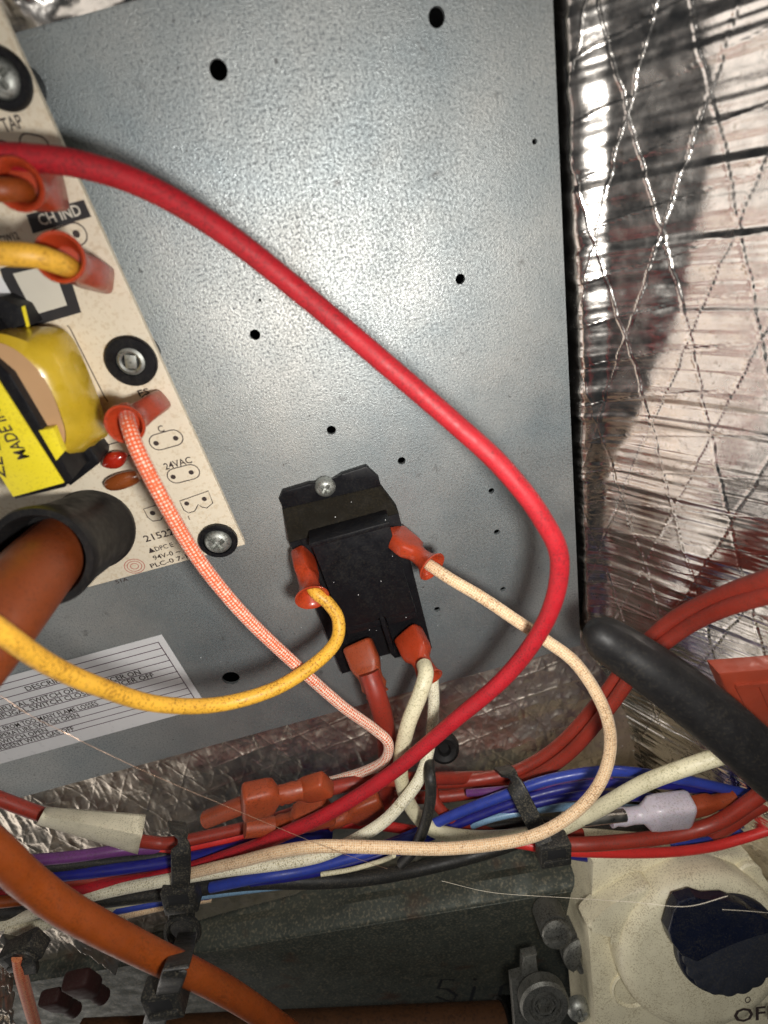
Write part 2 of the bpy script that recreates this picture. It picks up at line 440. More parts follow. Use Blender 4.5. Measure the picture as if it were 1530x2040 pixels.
# foil faced insulation blanket at the side: section (s along the sheet -> u, h)
a1 = np.arange(52.0, 104, .2); zz = np.arange(34, -262, -.27)
U, ZZ = np.meshgrid(a1, zz)
ut = np.interp(-ZZ[:, :1], [-40, 5, 34, 58, 70, 110, 300], [71.0, 71.5, 70.0, 65.0, 60.5, 59.0, 58.5]) + .9*fbm(ZZ[:, :1]/13, ZZ[:, :1]*0, 7, 2)
us = np.interp(-ZZ[:, :1], [-40, 40, 85, 300], [59.6, 59.0, 57.5, 56.5])
sp = lambda x, k: np.logaddexp(0, x/k)*k      # soft ramp
HH = -5.5 + 5.5*(1-np.exp(-(U-52)/.9)) + .44*(U-53.5) + .46*sp(U-us, .35) + .60*sp(U-ut, .6)
A = (U-52)*1.25 + .5*sp(U-ut, 1.5)
bul = .35*fbm(A/14, ZZ/40, 3, 2) + .03*fbm(A/9+.3*ZZ/20, ZZ/5, 11, 3)
low = 1/(1+np.exp((ZZ+72)/8))
bul += low*(0.16*fbm(A/24, ZZ/9+.12*A/5, 23, 2) + .025*fbm(A/12, ZZ/2.6+.2*A/5, 29, 2, True))
rel = .012*fbm(A/2.2, ZZ/1.4, 5, 3) + .016*fbm(A/7, ZZ/2.2+.15*A/7, 6, 3, True)
sm = scrim(A, ZZ, 9.6, -.18, 12.2, 41, .14, .15)
edge = np.clip((U-52.4)/2, 0, 1)
D = (bul+rel+sm)*edge
struct(grid_obj('side_wall', U-.3*D+.25*fbm(ZZ/3, U*0, 77, 3), -(HH+D*.9), ZZ, M['foil']), 'foil faced insulation with diamond scrim threads')
# foil under the panel, slanting forward
sec = cr_path([(-136, -6), (-139.5, -2.0), (-143, -1.2), (-152, 1.5), (-165, 5), (-180, 9), (-198, 12), (-216, 14)], 24)
arc = np.concatenate([[0], np.cumsum(np.linalg.norm(np.diff(sec, axis=0), axis=1))])
a1 = np.arange(0, arc[-1], .3); uu = np.arange(-200, 110, .33)
A, UU = np.meshgrid(a1, uu)
ZZ = np.interp(A, arc, sec[:, 0]); HH = np.interp(A, arc, sec[:, 1])
D = .9*fbm(UU/20, A/13, 41, 2) + .20*fbm(UU/4, A/6, 43, 3, True) + .03*fbm(UU/1.8, A/1.8, 44, 3)
D = D*np.clip((A-3)/8, 0.05, 1) + scrim(UU, A, 8.5, .1, 11, 17, .2, .16)
struct(grid_obj('lower_wall', UU, -(HH+D), ZZ+.3*D, M['foil_dark']), 'crumpled foil insulation below the steel panel')
# foil above the panel
u0 = np.arange(-75, 20, .25); h0 = np.arange(0, 30, .25)
UU, HZ = np.meshgrid(u0, h0)
D = .35*fbm(UU/7, HZ/5, 51, 3)+.12*fbm(UU/2, HZ/2, 53, 3, True)
struct(grid_obj('upper_wall', UU, -(.25+HZ*.38-.26*(UU+34)*np.clip(HZ/5, 0, 1)+D*np.clip(HZ/3, .1, 1)), 31.9+HZ+.3*D*np.clip(HZ/3, 0, 1), M['foil']), 'bright crumpled foil above the steel panel')

# stained box below: ledge and front
E0 = P(400, 1890, 24); E1 = P(1180, 1757, 36)
dr = (E1-E0).normalized(); L0 = E0-dr*190; L1 = E1+dr*150
bx = thing('burner_box', 'dark stained sheet metal box with rusty ledge below the wires', 'box', L0)
fr = frame(L0, dr, Vector((0, 0, 1)))
Ln = (L1-L0).length
def yb(v): return v
bm = bmesh.new(); nx = 90; rows = [(-1.0, -1.6), (-.75, -.5), (-.1, .25), (.8, .7), (6, 1.5), (9, .2), (16, .8), (60, 3.0)]
g = [[bm.verts.new((Ln*i/nx, y, z+.35*math.sin(i*.7+y)*.5*(y > 1))) for i in range(nx+1)] for y, z in rows]
for a, b in zip(g, g[1:]):
    for i in range(nx): bm.faces.new((a[i], a[i+1], b[i+1], b[i]))
bm_obj('ledge', bm, M['rust'], bx, fr, angle=30)
bm = box_bm(0, Ln, -1.0, -.05, -260, -.4, .25)
bm_obj('front_panel', bm, M['rust'], bx, fr)
# marker scrawl on its front
def on_front(px, py):
    n = -(fr.to_3x3() @ Vector((0, 1, 0)))
    q = plane_hit(px, py, L0+n*1.06, n); l = fr.inverted() @ q
    return (l.x, l.z)
def strokes(segs, wd):
    return ribbon_bm([([on_front(*q) for q in s], False) for s in segs], wd)
bm = strokes([[(905, 1955), (880, 1954), (872, 1972), (890, 1973), (908, 1985), (900, 2000), (868, 1988)], [(945, 1968), (935, 2000)], [(945, 1952), (946, 1956)],
              [(1012, 1962), (998, 1968), (992, 1988), (1000, 2002)]], 1.5)
bm_obj('marker_scrawl', bm, M['marker'], bx, frame(L0+fr.to_3x3() @ Vector((0, -1.06, 0)), dr, -(fr.to_3x3() @ Vector((0, 1, 0)))), smooth=False)

# ---------------------------------------------------------------- circuit board
BH = 9.0
cb = thing('circuit_board', 'tan printed circuit board screwed to the steel panel', 'circuit board', W(-34.2, -64.6, BH))
bm = box_bm(-110, -34.1, -64.6, 40, -1.6, 0, .12, 1)
bm_obj('board', bm, M['pcb'], cb, wallM(0, 0, BH))
def pb(px, py):
    q = P(px, py, BH); return (q.x, q.z)
def grommet(px, py, ro, ri, kind):
    u, z = pb(px, py)
    g = bm_obj('grommet', lathe_bm([(0, -7), (ro*.8, -7), (ro*.8, -1), (ro, 0), (ro, .9), (ro*.93, 1.3), (ri, 1.3), (ri, .2), (0, .2)], 40), M['relay'], cb, wallM(u, z, BH))
    if kind == 'screw': screw_head('screw', (u, z, BH+.3), ri*.98, cb, rot=.35)
    else:
        bm_obj('snap_pin', join_bm([lathe_bm([(ri*.95, .1), (ri*.95, 1.0), (ri*.75, 1.3), (ri*.6, 1.0), (ri*.6, .3)], 28), prism_bm([(-ri*.55, -.35*ri), (ri*.2, -ri*.6), (ri*.55, ri*.3), (-ri*.2, ri*.6)], .2, 1.1, .2)]), M['screw'], cb, wallM(u, z, BH))
def screw_head(name, pos, r, parent, rot=0.0, Mx=None, slot=False):
    """pan head with a real cross recess"""
    bm = bmesh.new(); seg = 64; rings = []
    prof = [(.06, .62), (.12, .62), (.17, .62), (.22, .62), (.28, .61), (.35, .60), (.42, .59), (.48, .575), (.54, .56), (.60, .54), (.68, .50), (.8, .41), (.92, .26), (1, .0), (1, -.3)]
    for rr, hh in prof:
        ring = []
        for j in range(seg):
            a = 2*math.pi*j/seg; x, y = rr*math.cos(a), rr*math.sin(a); dz = 0
            if slot:
                if abs(y) < .17: dz = -.38
            else:
                if (abs(x) < .15 and abs(y) < .57) or (abs(y) < .15 and abs(x) < .57): dz = -.45*(1-max(abs(x), abs(y))*.9)
            ring.append(bm.verts.new((x*r, y*r, ((hh*.45 if slot else hh)+dz)*r)))
        rings.append(ring)
    c = bm.verts.new((0, 0, (.28-.38 if slot else .62-.5)*r))
    for j in range(seg): bm.faces.new((c, rings[0][j], rings[0][(j+1) % seg]))
    for a, b in zip(rings, rings[1:]):
        for j in range(seg): bm.faces.new((a[j], b[j], b[(j+1) % seg], a[(j+1) % seg]))
    m = (Mx if Mx is not None else wallM(*pos)) @ Matrix.Rotation(rot, 4, 'Z')
    o = bm_obj(name, bm, M['alu' if slot else 'screw'], parent, m, angle=25)
    return o
grommet(263, 718, 4.75, 2.7, 'pin'); grommet(435, 1075, 4.5, 3.3, 'screw'); grommet(8, 158, 4.0, 2.8, 'screw')
# printed marks
def caps(p0, p1, r):
    a = Vector(pb(*p0)); b = Vector(pb(*p1)); t = (b-a).normalized(); n = Vector((-t.y, t.x)); out = []
    for c, s in ((b, 1), (a, -1)):
        for k in range(9):
            an = -math.pi/2+math.pi*k/8
            out.append(c+(t*math.cos(an)*s+n*math.sin(an)*s)*r)
    return (out, True)
def circ(p, r):
    a = Vector(pb(*p)); return ([a+Vector((math.cos(k*math.pi/8), math.sin(k*math.pi/8)))*r for k in range(16)], True)
lines = [caps((315, 881), (347, 872), 1.75), caps((350, 948), (381, 940), 1.75), caps((120, 478), (152, 466), 1.7), caps((58, 286), (80, 290), 1.3), caps((8, 300), (16, 304), 1.3),
         caps((300, 800), (313, 803), 1.7),
         ([pb(*q) for q in [(358, 998), (415, 978), (424, 1002), (412, 1012), (402, 1010), (395, 1005), (388, 1018), (376, 1022), (366, 1016)]], True),
         ([pb(*q) for q in [(286, 1014), (318, 1004), (328, 1025), (320, 1036), (304, 1038), (294, 1030)]], True),
         ([pb(*q) for q in [(200, 890), (252, 876)]], False), ([pb(*q) for q in [(205, 918), (270, 905)]], False), ([pb(*q) for q in [(134, 648), (140, 655), (208, 790), (215, 800)]], False)]
dots = [circ((311, 883), .55), circ((350, 873), .55), circ((345, 950), .55), circ((381, 941), .55), circ((152, 466), .6), circ((372, 1003), .55), circ((407, 994), .55), circ((304, 1022), .6)]
dm = []
for pts, _ in dots:
    b_ = bmesh.new(); b_.faces.new([b_.verts.new((p[0], p[1], .03)) for p in pts]); dm.append(b_)
bm_obj('silkscreen', join_bm([ribbon_bm(lines, .22, .02)]+dm), M['ink'], cb, wallM(0, 0, BH), smooth=False)
def board_text(s, px, py, height, width=None, mat='ink', rot=0.0, lift=.03):
    u, z = pb(px, py)
    return bm_obj('lettering', text_bm(s, height, width), M[mat], cb, wallM(u, z, BH+lift, rot), smooth=False)
board_text('TAP', 10, 264, 1.7, 3.2); board_text('DW12', 5, 485, 1.1, 3.0); board_text('FS', 277, 791, 1.3, 2.2); board_text('C', 317, 862, 1.4, 1.2); board_text('24VAC', 330, 936, 1.5, 6.0)
board_text('21522', 290, 1080, 1.7, 7.0); board_text('\u25b2DPC E', 297, 1102, 1.2, 6.0); board_text('94V-0 ~', 307, 1116, 1.2, 6.6); board_text('PLC-0 7-1', 301, 1132, 1.2, 9.0); board_text('51A', 232, 1163, 1.0, 3.0); board_text('D1', 305, 998, 1.0, 1.5); board_text('1', 375, 1036, 1.0)
u, z = pb(268, 1128)
bm_obj('stamp', ribbon_bm([([Vector((u, z))+Vector((math.cos(k*math.pi/12)*a*2.3, math.sin(k*math.pi/12)*a*2.0)) for k in range(24)], True) for a in (1, .72, .4)], .22, .02), M['inkred'], cb, wallM(0, 0, BH), smooth=False)
# printed stickers
def sticker(name, quad, mat, th=.08, h=BH):
    bm = bmesh.new(); q = [P(x, y, h) for x, y in quad]
    return bm_obj(name, prism_bm([(p.x, p.z) for p in q], 0.01, th), M[mat], cb, wallM(0, 0, h), smooth=False)
sticker('indicator_label', [(53, 428), (167, 398), (182, 432), (66, 465)], 'blackprint')
board_text('CH IND', 82, 450, 1.6, 7.2, 'white', lift=.12)
sticker('code_label', [(0, 535), (125, 505), (162, 622), (60, 652), (20, 600)], 'blackprint')
sticker('code_label_field', [(26, 545), (105, 527), (134, 608), (69, 627)], 'white', .12)
sticker('white_label', [(-60, 560), (0, 545), (38, 612), (-60, 620)], 'paper', .1)
# transformer on the board
tr = attach_e = bpy.data.objects.new('transformer', None); COL.objects.link(tr); tr.parent = cb
def loft_px(name, rings, mat, cap=True, parent=None):
    """rings: list of (list of px points, h)"""
    V = []; n = len(rings[0][0])
    for pts, h in rings: V += [tuple(P(x, y, h)) for x, y in pts]
    f = []
    for k in range(len(rings)-1):
        for i in range(n): j = (i+1) % n; f.append((k*n+i, k*n+j, (k+1)*n+j, (k+1)*n+i))
    if cap: f.append(tuple((len(rings)-1)*n+i for i in range(n)))
    o = mesh_obj(name, V, f, M[mat], angle=50)
    return o
def sub(o, parent):
    o.parent = parent
    p = parent; loc = Vector((0, 0, 0))
    while p is not None: loc = loc+p.location; p = p.parent
    o.matrix_parent_inverse = Matrix.Translation(-loc)
    return o
def smooth_poly(pts, per=5):
    p = np.asarray(pts, float); n = len(p); out = []
    for i in range(n):
        a, b, c, d = p[i-1], p[i], p[(i+1) % n], p[(i+2) % n]
        for t in np.linspace(0, 1, per, endpoint=False): out.append(tuple(.5*(2*b+(-a+c)*t+(2*a-5*b+4*c-d)*t*t+(-a+3*b-3*c+d)*t**3)))
    return out
outer = smooth_poly([(-60, 668), (-10, 655), (50, 652), (112, 652), (146, 676), (180, 750), (204, 815), (216, 862), (196, 880), (168, 905), (128, 912), (80, 925), (-60, 800)], 4)
mid = smooth_poly([(-60, 672), (-10, 664), (30, 672), (70, 690), (105, 725), (135, 778), (155, 828), (163, 862), (160, 885), (142, 902), (120, 908), (80, 915), (-60, 800)], 4)
face = smooth_poly([(-60, 690), (-10, 684), (20, 692), (52, 714), (84, 748), (108, 792), (124, 835), (131, 862), (130, 885), (124, 898), (112, 904), (80, 905), (-60, 800)], 4)
sub(loft_px('tape', [(outer, BH+.1), (outer, BH+5), (mid, BH+12), (face, BH+13.2)], 'tape', False), tr)
sub(loft_px('winding', [(face, BH+12.8), ([(x*.985, y*.998) for x, y in face], BH+13.6)], 'coil'), tr)
def px_prism(name, quad, h0, h1, mat, bevel=.3):
    q = [P(x, y, h1) for x, y in quad]
    return bm_obj(name, prism_bm([(p.x, p.z) for p in q], h0, h1, bevel, 2), M[mat], None, wallM(0, 0, 0))
sub(px_prism('core', [(-80, 640), (-10, 720), (20, 745), (145, 955), (128, 972), (30, 995), (-80, 800)], BH+1, BH+15.5, 'relay'), tr)
sub(px_prism('bobbin_foot', [(112, 915), (170, 880), (196, 915), (196, 925), (140, 968), (128, 960)], BH, BH+7, 'relay'), tr)
sub(px_prism('tape_flap', [(77, 858), (106, 853), (126, 902), (112, 918)], BH+14.2, BH+15.8, 'tapebright', .05), tr)
sub(px_prism('core_label', [(-80, 640), (0, 764), (127, 962), (26, 990), (-80, 820)], BH+15.52, BH+15.9, 'tapebright', .05), tr)
LH = BH+15.98
p0 = P(60, 912, LH); p1 = P(-10, 800, LH); dvec = (p1-p0)
sub(bm_obj('lettering', text_bm('MADE IN CH', 2.1, dvec.length*1.25), M['ink'], None, frame(p0, dvec, aN), smooth=False), tr)
p0 = P(33, 905, LH); p1 = P(-10, 838, LH); dvec = (p1-p0)
p2 = P(12, 952, LH)
sub(bm_obj('lettering', text_bm('ZE 2M', 2.0, (p1-p2).length*.9), M['ink'], None, frame(p2, p1-p2, aN), smooth=False), tr)
o = px_prism('relay_block', [(-60, 600), (0, 592), (40, 612), (62, 648), (0, 660), (-60, 668)], BH, BH+5, 'relay'); attach(o, cb)
o = px_prism('tape_flap', [(42, 612), (48, 609), (58, 650), (53, 653)], BH+5.0, BH+5.4, 'tapebright', .05); attach(o, cb)
# two small lacquered parts
for nm, a, b, r, mt in (('capacitor', (205, 928), (252, 905), 1.75, 'capred'), ('capacitor', (212, 968), (276, 948), 1.75, 'capbrown')):
    A = P(*a, BH+2.2); B = P(*b, BH+2.2)
    t = np.linspace(0, 1, 13); path = np.array([tuple(A.lerp(B, x)) for x in t])
    e = np.clip(np.sin(np.pi*(t*.94+.03)), 0, 1)**(.8 if mt == 'capred' else .3)
    V, f, UV = sweep(path, np.stack([r*e+.05, r*.8*e+.05], 1), 20)
    mesh_obj(nm, V, f, M[mt], cb)

# ---------------------------------------------------------------- connector boots
def boot(name, base, tip, w=4.3, t=2.4, neck=2.0, flare=3.4, mat='vinyl', parent=None, hint=None, bend=None, hollow=True):
    """insulated push-on terminal: flat shell, neck, hollow flared mouth. base/tip are 3D points"""
    A = Vector(base); B = Vector(tip); ts = []; dm = []
    if name == 'flat': pass
    prof = [(-.02, .80, .70, 5), (0, .95, .90, 5), (.04, 1, 1, 5), (.40, 1, 1, 4.5), (.50, .92, .98, 4)]
    for q, a, b, e in prof: ts.append(q); dm.append((w*a, t*b, e))
    for q, r in ((.60, neck*1.05), (.72, neck), (.84, neck*1.12), (.93, flare*.86), (.985, flare), (1.0, flare*.98)): ts.append(q); dm.append((r, r, 2))
    if hollow:
        for q, r in ((.995, flare*.86), (.93, flare*.70), (.82, neck*.8)): ts.append(q); dm.append((r, r, 2))
    mid = A.lerp(B, .5) if bend is None else Vector(bend)
    path = []
    for q in ts: path.append((1-q)**2*A + 2*q*(1-q)*(mid*2-A*.5-B*.5) + q*q*B)
    path = np.array([tuple(p) for p in path])
    hh = np.array(tuple(hint if hint is not None else aN))
    n = len(path); T = np.array(tuple((B-A).normalized()))
    # constant frame so that the mouth can turn back inside
    b = hh-T*hh.dot(T); b /= np.linalg.norm(b); S = np.cross(T, b)
    seg = 24; ang = np.linspace(0, 2*np.pi, seg, endpoint=False); V = []
    for i in range(n):
        a_, b_, e = dm[i]; c, s = np.cos(ang), np.sin(ang)
        V.append(path[i]+(a_*np.sign(c)*np.abs(c)**(2/e))[:, None]*S+(b_*np.sign(s)*np.abs(s)**(2/e))[:, None]*b)
    V = np.vstack(V)
    f = [(i*seg+j, i*seg+(j+1) % seg, (i+1)*seg+(j+1) % seg, (i+1)*seg+j) for i in range(n-1) for j in range(seg)]
    f.append(tuple(range(seg-1, -1, -1))); f.append(tuple((n-1)*seg+j for j in range(seg)))
    return mesh_obj(name, V, f, M[mat], parent, angle=50)

def wire(name, label, pts, d, mat, group=None, boots=(), per=10, cat='wire', wob=0.0):
    """a wire and its own end connectors: one thing"""
    if not boots:
        o = tube_obj(name, pts, d, M[mat], None, per, wob=wob); return tag(o, label, cat, group)
    t = thing(name, label, cat, P(*pts[0]), group)
    tube_obj('insulation', pts, d, M[mat], t, per, wob=wob)
    for kw in boots: boot('connector_boot', parent=t, **kw)
    return t
G = 'wires in the loom'

# relay on the panel
rl = thing('relay', 'black relay block held to the steel panel by one screw', 'relay', W(-10, -118, 0))
bm = prism_bm([(-24.0, -62), (1.0, -63), (1.0, -60.5), (-1.2, -56.6), (-7.5, -56.9), (-10, -57.8), (-13, -57.6), (-16, -57.0), (-22.6, -57.2), (-24, -59)], .05, 1.7, .35)
bm_obj('mounting_tab', bm, M['relay'], rl, wallM(0, 0, 0))
V = [W(-24, -62, .1), W(1, -63, .1), W(3.4, -69.7, .1), W(-24.8, -69.6, .1), W(-24, -61.8, 1.75), W(1, -62.8, 1.75), W(3.4, -69.7, 5.2), W(-24.8, -69.6, 5.2)]
mesh_obj('riser', V, [(0, 1, 2, 3), (4, 7, 6, 5), (0, 4, 5, 1), (1, 5, 6, 2), (2, 6, 7, 3), (3, 7, 4, 0)], M['relay_dusty'], rl, smooth=False)
bm_obj('base_block', prism_bm([(-24.9, -119.5), (-14.2, -119.0), (-13.8, -116), (-8.8, -116), (-8.4, -119), (3.2, -119.0), (3.5, -69.9), (-24.9, -69.8)], .1, 5, .4), M['relay'], rl, wallM(0, 0, 0))
bm_obj('housing', prism_bm([(-18.7, -97.5), (-8.8, -98), (-8.5, -95.4), (-7.6, -95.4), (-7.3, -98), (1.4, -98.5), (.4, -68.6), (-19.1, -68.3)], 4.5, 10.2, .5), M['relay'], rl, wallM(0, 0, 0))
bm_obj('housing_lip', box_bm(-19.4, .7, -69.4, -68.0, 4.5, 10.7, .25), M['relay'], rl, wallM(0, 0, 0))
bm_obj('centre_rib', box_bm(-8.7, -7.4, -112, -93, 4.5, 10.0, .3), M['relay'], rl, wallM(0, 0, 0))
bm_obj('terminal_shelf', join_bm([box_bm(-18.5, -8.9, -101.5, -97.9, 4.5, 8.6, .3), box_bm(-7.2, 1.3, -102, -98.4, 4.5, 8.6, .3)]), M['relay'], rl, wallM(0, 0, 0))
q = P(648, 970, 1.8); screw_head('screw', (q.x, q.z, 1.9), 2.55, rl, .75)

# wires with their connectors ------------------------------------------------
wire('red_wire', 'thick red wire looping across the steel panel in front of everything', [(-70, 312, 22), (60, 315, 22), (170, 330, 22), (300, 376, 22), (450, 466, 23), (620, 600, 25), (780, 735, 29), (900, 838, 33), (1000, 930, 37), (1078, 1030, 40), (1115, 1120, 41), (1088, 1235, 40), (1010, 1345, 38), (900, 1440, 37), (780, 1540, 37), (660, 1617, 37), (560, 1664, 36), (480, 1697, 35), (340, 1742, 33), (200, 1766, 31), (60, 1784, 30), (-60, 1795, 30)], 3.6, 'red', per=14)
wire('yellow_wire', 'golden yellow wire sagging from the left edge up to the relay', [(-80, 1205, 62), (0, 1258, 59), (100, 1325, 54), (200, 1369, 50), (310, 1402, 45), (430, 1404, 40), (540, 1375, 36), (620, 1328, 31), (668, 1280, 26), (674, 1235, 22), (655, 1203, 19), (628, 1180, 17), (616, 1160, 14)], 3.05, 'yellow',
     boots=[dict(base=P(604, 1104, 5), tip=P(622, 1192, 19), w=2.0, t=3.6, neck=2.4, flare=4.1)])
wire('braided_wire', 'orange and white braided wire from circuit board to loom', [(250, 815, 19), (256, 848, 25), (275, 900, 28), (320, 988, 30), (378, 1088, 30), (430, 1160, 30), (500, 1240, 30), (590, 1325, 29), (680, 1405, 29), (745, 1452, 29), (773, 1480, 30), (766, 1514, 30), (730, 1535, 28), (690, 1548, 26), (640, 1562, 24)], 2.7, 'obraid',
     boots=[dict(base=P(306, 808, 10), tip=P(248, 846, 25), w=3.4, t=2.2, neck=2.3, flare=3.5)])
wire('peach_wire', 'peach cloth covered wire looping right from relay down to loom', [(845, 1118, 15), (862, 1130, 18), (900, 1155, 22), (960, 1190, 26), (1030, 1237, 30), (1085, 1274, 33), (1150, 1325, 38), (1202, 1410, 43), (1216, 1485, 46), (1195, 1560, 49), (1140, 1622, 51), (1050, 1669, 52), (900, 1690, 51), (760, 1688, 50), (640, 1686, 48), (560, 1696, 45), (480, 1716, 41), (400, 1735, 37), (330, 1752, 34)], 2.85, 'peach', per=12,
     boots=[dict(base=P(782, 1062, 5.5), tip=P(862, 1130, 18), w=2.2, t=3.8, neck=2.2, flare=3.9)])
wire('cream_wire', 'thick cream printed wire from relay foot curving right under black hose', [(845, 1325, 20), (848, 1345, 24), (836, 1385, 27), (814, 1440, 29), (800, 1500, 30), (800, 1555, 30), (820, 1610, 31), (862, 1652, 33), (930, 1668, 36), (1010, 1668, 38), (1100, 1655, 40), (1180, 1618, 42), (1280, 1562, 44), (1380, 1524, 46), (1460, 1500, 47), (1580, 1475, 47)], 4.1, 'cream_print',
     boots=[dict(base=P(812, 1262, 7), tip=P(856, 1352, 21), w=4.2, t=2.6, neck=2.6, flare=3.8)])
wire('cream_braided_wire', 'thinner cream braided wire crossing the thick cream wire', [(862, 1350, 16), (864, 1400, 20), (857, 1480, 25), (837, 1548, 32), (800, 1600, 36), (760, 1640, 38), (700, 1677, 40), (640, 1704, 41), (560, 1720, 40), (450, 1734, 38), (340, 1752, 35), (230, 1773, 33), (130, 1798, 32), (40, 1830, 31), (-50, 1860, 31)], 3.2, 'cream', per=12)
wire('boot_wire', 'dark red sleeve hanging from the left foot of the relay', [(735, 1340, 16), (752, 1390, 20), (765, 1440, 21), (772, 1500, 20), (770, 1560, 19), (765, 1600, 18)], 5.6, 'brick',
     boots=[dict(base=P(712, 1282, 7), tip=P(752, 1384, 18), w=4.3, t=2.6, neck=3.3, flare=3.4, mat='vinyl_old', hollow=False)])
wire('yellow_lead', 'short yellow wire ending in the lower red connector on board', [(-80, 500, 30), (0, 505, 31), (70, 510, 30), (120, 525, 27), (150, 538, 20)], 3.2, 'yellow',
     boots=[dict(base=P(190, 552, 10), tip=P(118, 512, 26), w=3.2, t=2.5, neck=2.5, flare=3.6, mat='vinyl')])
wire('red_lead', 'orange wire ending in the upper red connector under red loop', [(-60, 380, 26), (0, 378, 27), (40, 378, 24), (70, 385, 18)], 3.0, 'orange',
     boots=[dict(base=P(98, 372, 12), tip=P(34, 368, 25), w=3.4, t=2.6, neck=2.5, flare=3.4, mat='vinyl')])

# ignition boot and its cable
ib = thing('ignition_cable', 'thick brown orange cable pushed into a black rubber boot', 'cable', P(175, 1052, 10))
A = P(190, 1052, 10); B = P(78, 1112, 33)
bm_obj('rubber_boot', lathe_bm([(0, 0), (8.6, 0), (8.9, 1), (8.9, 2.2), (8.5, 2.8), (8.6, 16), (9.1, (B-A).length-3), (9.3, (B-A).length-1), (9.0, (B-A).length), (7.8, (B-A).length), (7.2, (B-A).length-1.5), (7.0, (B-A).length-8), (0, (B-A).length-8)], 48), M['rubber'], ib, frame(A, (1, 0, 0), B-A))
tube_obj('cable_jacket', [(120, 1088, 24), (70, 1142, 36), (10, 1215, 46), (-60, 1300, 54), (-140, 1395, 60)], 12.2, M['spark'], ib, 12, 32)
# orange tube across the lower left corner
wire('spark_tube', 'orange silicone tube slanting across the lower left corner', [(-70, 1645, 60), (0, 1703, 60), (60, 1758, 60), (150, 1822, 61), (300, 1900, 61), (400, 1947, 61), (480, 1992, 61), (580, 2060, 61)], 5.9, 'orange', cat='tube')
wire('orange_lead', 'short orange braided lead below the small black tie', [(36, 1905, 46), (42, 1940, 47), (55, 1990, 47), (78, 2070, 47)], 2.9, 'rbraid')
pth = px_path([(1180, 1258, 36), (1188, 1262, 37), (1205, 1272, 38), (1240, 1295, 40), (1300, 1335, 44), (1380, 1395, 49), (1460, 1462, 54), (1540, 1535, 58), (1640, 1620, 62)], 8)
rr = np.interp(np.arange(len(pth)), [0, 4, 8, 14, 20, 40, len(pth)], [.4, 3.2, 4.3, 4.8, 5.2, 6.0, 6.2])
V, f, UV = sweep(pth, np.stack([rr, rr], 1), 32)
tag(mesh_obj('black_hose', V, f, M['rubber'], None, UV, angle=80), 'thick black rubber hose with a rounded end over the foil', 'hose')

# loom ---------------------------------------------------------------------
wire('brown_red_wire', 'upper brick red wire climbing to the right edge behind hose', [(660, 1568, 18), (760, 1562, 19), (860, 1560, 20), (960, 1552, 22), (1040, 1531, 23), (1120, 1478, 23), (1200, 1388, 22), (1258, 1312, 22), (1335, 1238, 28), (1440, 1185, 40), (1600, 1130, 58)], 3.7, 'brick', G)
wire('brown_red_wire', 'lower brick red wire climbing to the right edge behind hose', [(700, 1600, 17), (770, 1590, 18), (860, 1588, 21), (950, 1578, 23), (1040, 1558, 26), (1130, 1504, 27), (1212, 1412, 26), (1272, 1330, 26), (1345, 1265, 30), (1430, 1217, 40), (1600, 1162, 58)], 3.7, 'brick', G)
wire('brown_red_wire', 'short brick red wire curling down beside the black wire', [(862, 1568, 23), (872, 1605, 27), (915, 1640, 30), (985, 1660, 31), (1070, 1662, 32), (1160, 1660, 33)], 3.2, 'brick', G)
wire('black_wire', 'black wire dropping across the cream wires into the loom', [(852, 1490, 16), (856, 1535, 33), (858, 1585, 37), (847, 1640, 39), (826, 1690, 39), (800, 1720, 36)], 3.0, 'black', G)
BLU = [([(560, 1742, 30), (680, 1712, 31), (800, 1672, 32), (900, 1625, 32), (1000, 1586, 33), (1100, 1552, 34), (1220, 1536, 36), (1350, 1552, 38), (1460, 1575, 40), (1600, 1610, 42)], 2.9, 'midblue', 'blue wire arching highest behind the right black tie'),
       ([(600, 1740, 29), (720, 1712, 30), (840, 1672, 31), (940, 1630, 31), (1050, 1590, 32), (1160, 1565, 33), (1280, 1560, 35), (1400, 1575, 37), (1560, 1612, 40)], 2.7, 'blue', 'dark blue wire second from the top behind right tie'),
       ([(880, 1655, 29), (960, 1632, 30), (1060, 1602, 31), (1160, 1585, 32), (1300, 1590, 34), (1450, 1610, 36), (1600, 1650, 40)], 2.7, 'blue', 'dark blue wire third from the top behind right tie'),
       ([(900, 1662, 30), (980, 1630, 31), (1080, 1612, 32), (1180, 1606, 33), (1280, 1612, 34)], 2.3, 'sky', 'pale blue wire running toward the clear connector'),
       ([(930, 1580, 26), (1040, 1570, 30), (1130, 1560, 31), (1220, 1552, 33)], 2.2, 'purple', 'purple wire just below the top blue wires'),
       ([(860, 1660, 27), (960, 1648, 29), (1060, 1636, 30), (1160, 1640, 31), (1260, 1648, 32), (1400, 1660, 33)], 2.6, 'black', 'black printed wire low in the loom beside right tie'),
       ([(1040, 1668, 30), (1130, 1700, 36), (1240, 1712, 38), (1360, 1708, 38), (1460, 1692, 39), (1600, 1665, 40)], 3.0, 'blue', 'blue wire along the underside of the loom above the valve'),
       ([(1340, 1680, 40), (1420, 1675, 40), (1500, 1650, 40), (1600, 1600, 40)], 2.8, 'midblue', 'short blue wire between the two red wires at right')]
for pts, d, mt, lb in BLU: wire(mt.replace('mid', 'mid_').replace('sky', 'pale_blue')+'_wire' if mt != 'blue' else 'blue_wire', lb, pts, d, mt, G)
wire('bright_red_wire', 'bright red wire along the bottom of the loom over the valve', [(880, 1672, 34), (1000, 1676, 37), (1090, 1690, 41), (1160, 1697, 43), (1300, 1699, 44), (1400, 1690, 44), (1480, 1670, 44), (1600, 1630, 45)], 2.8, 'brightred', G)
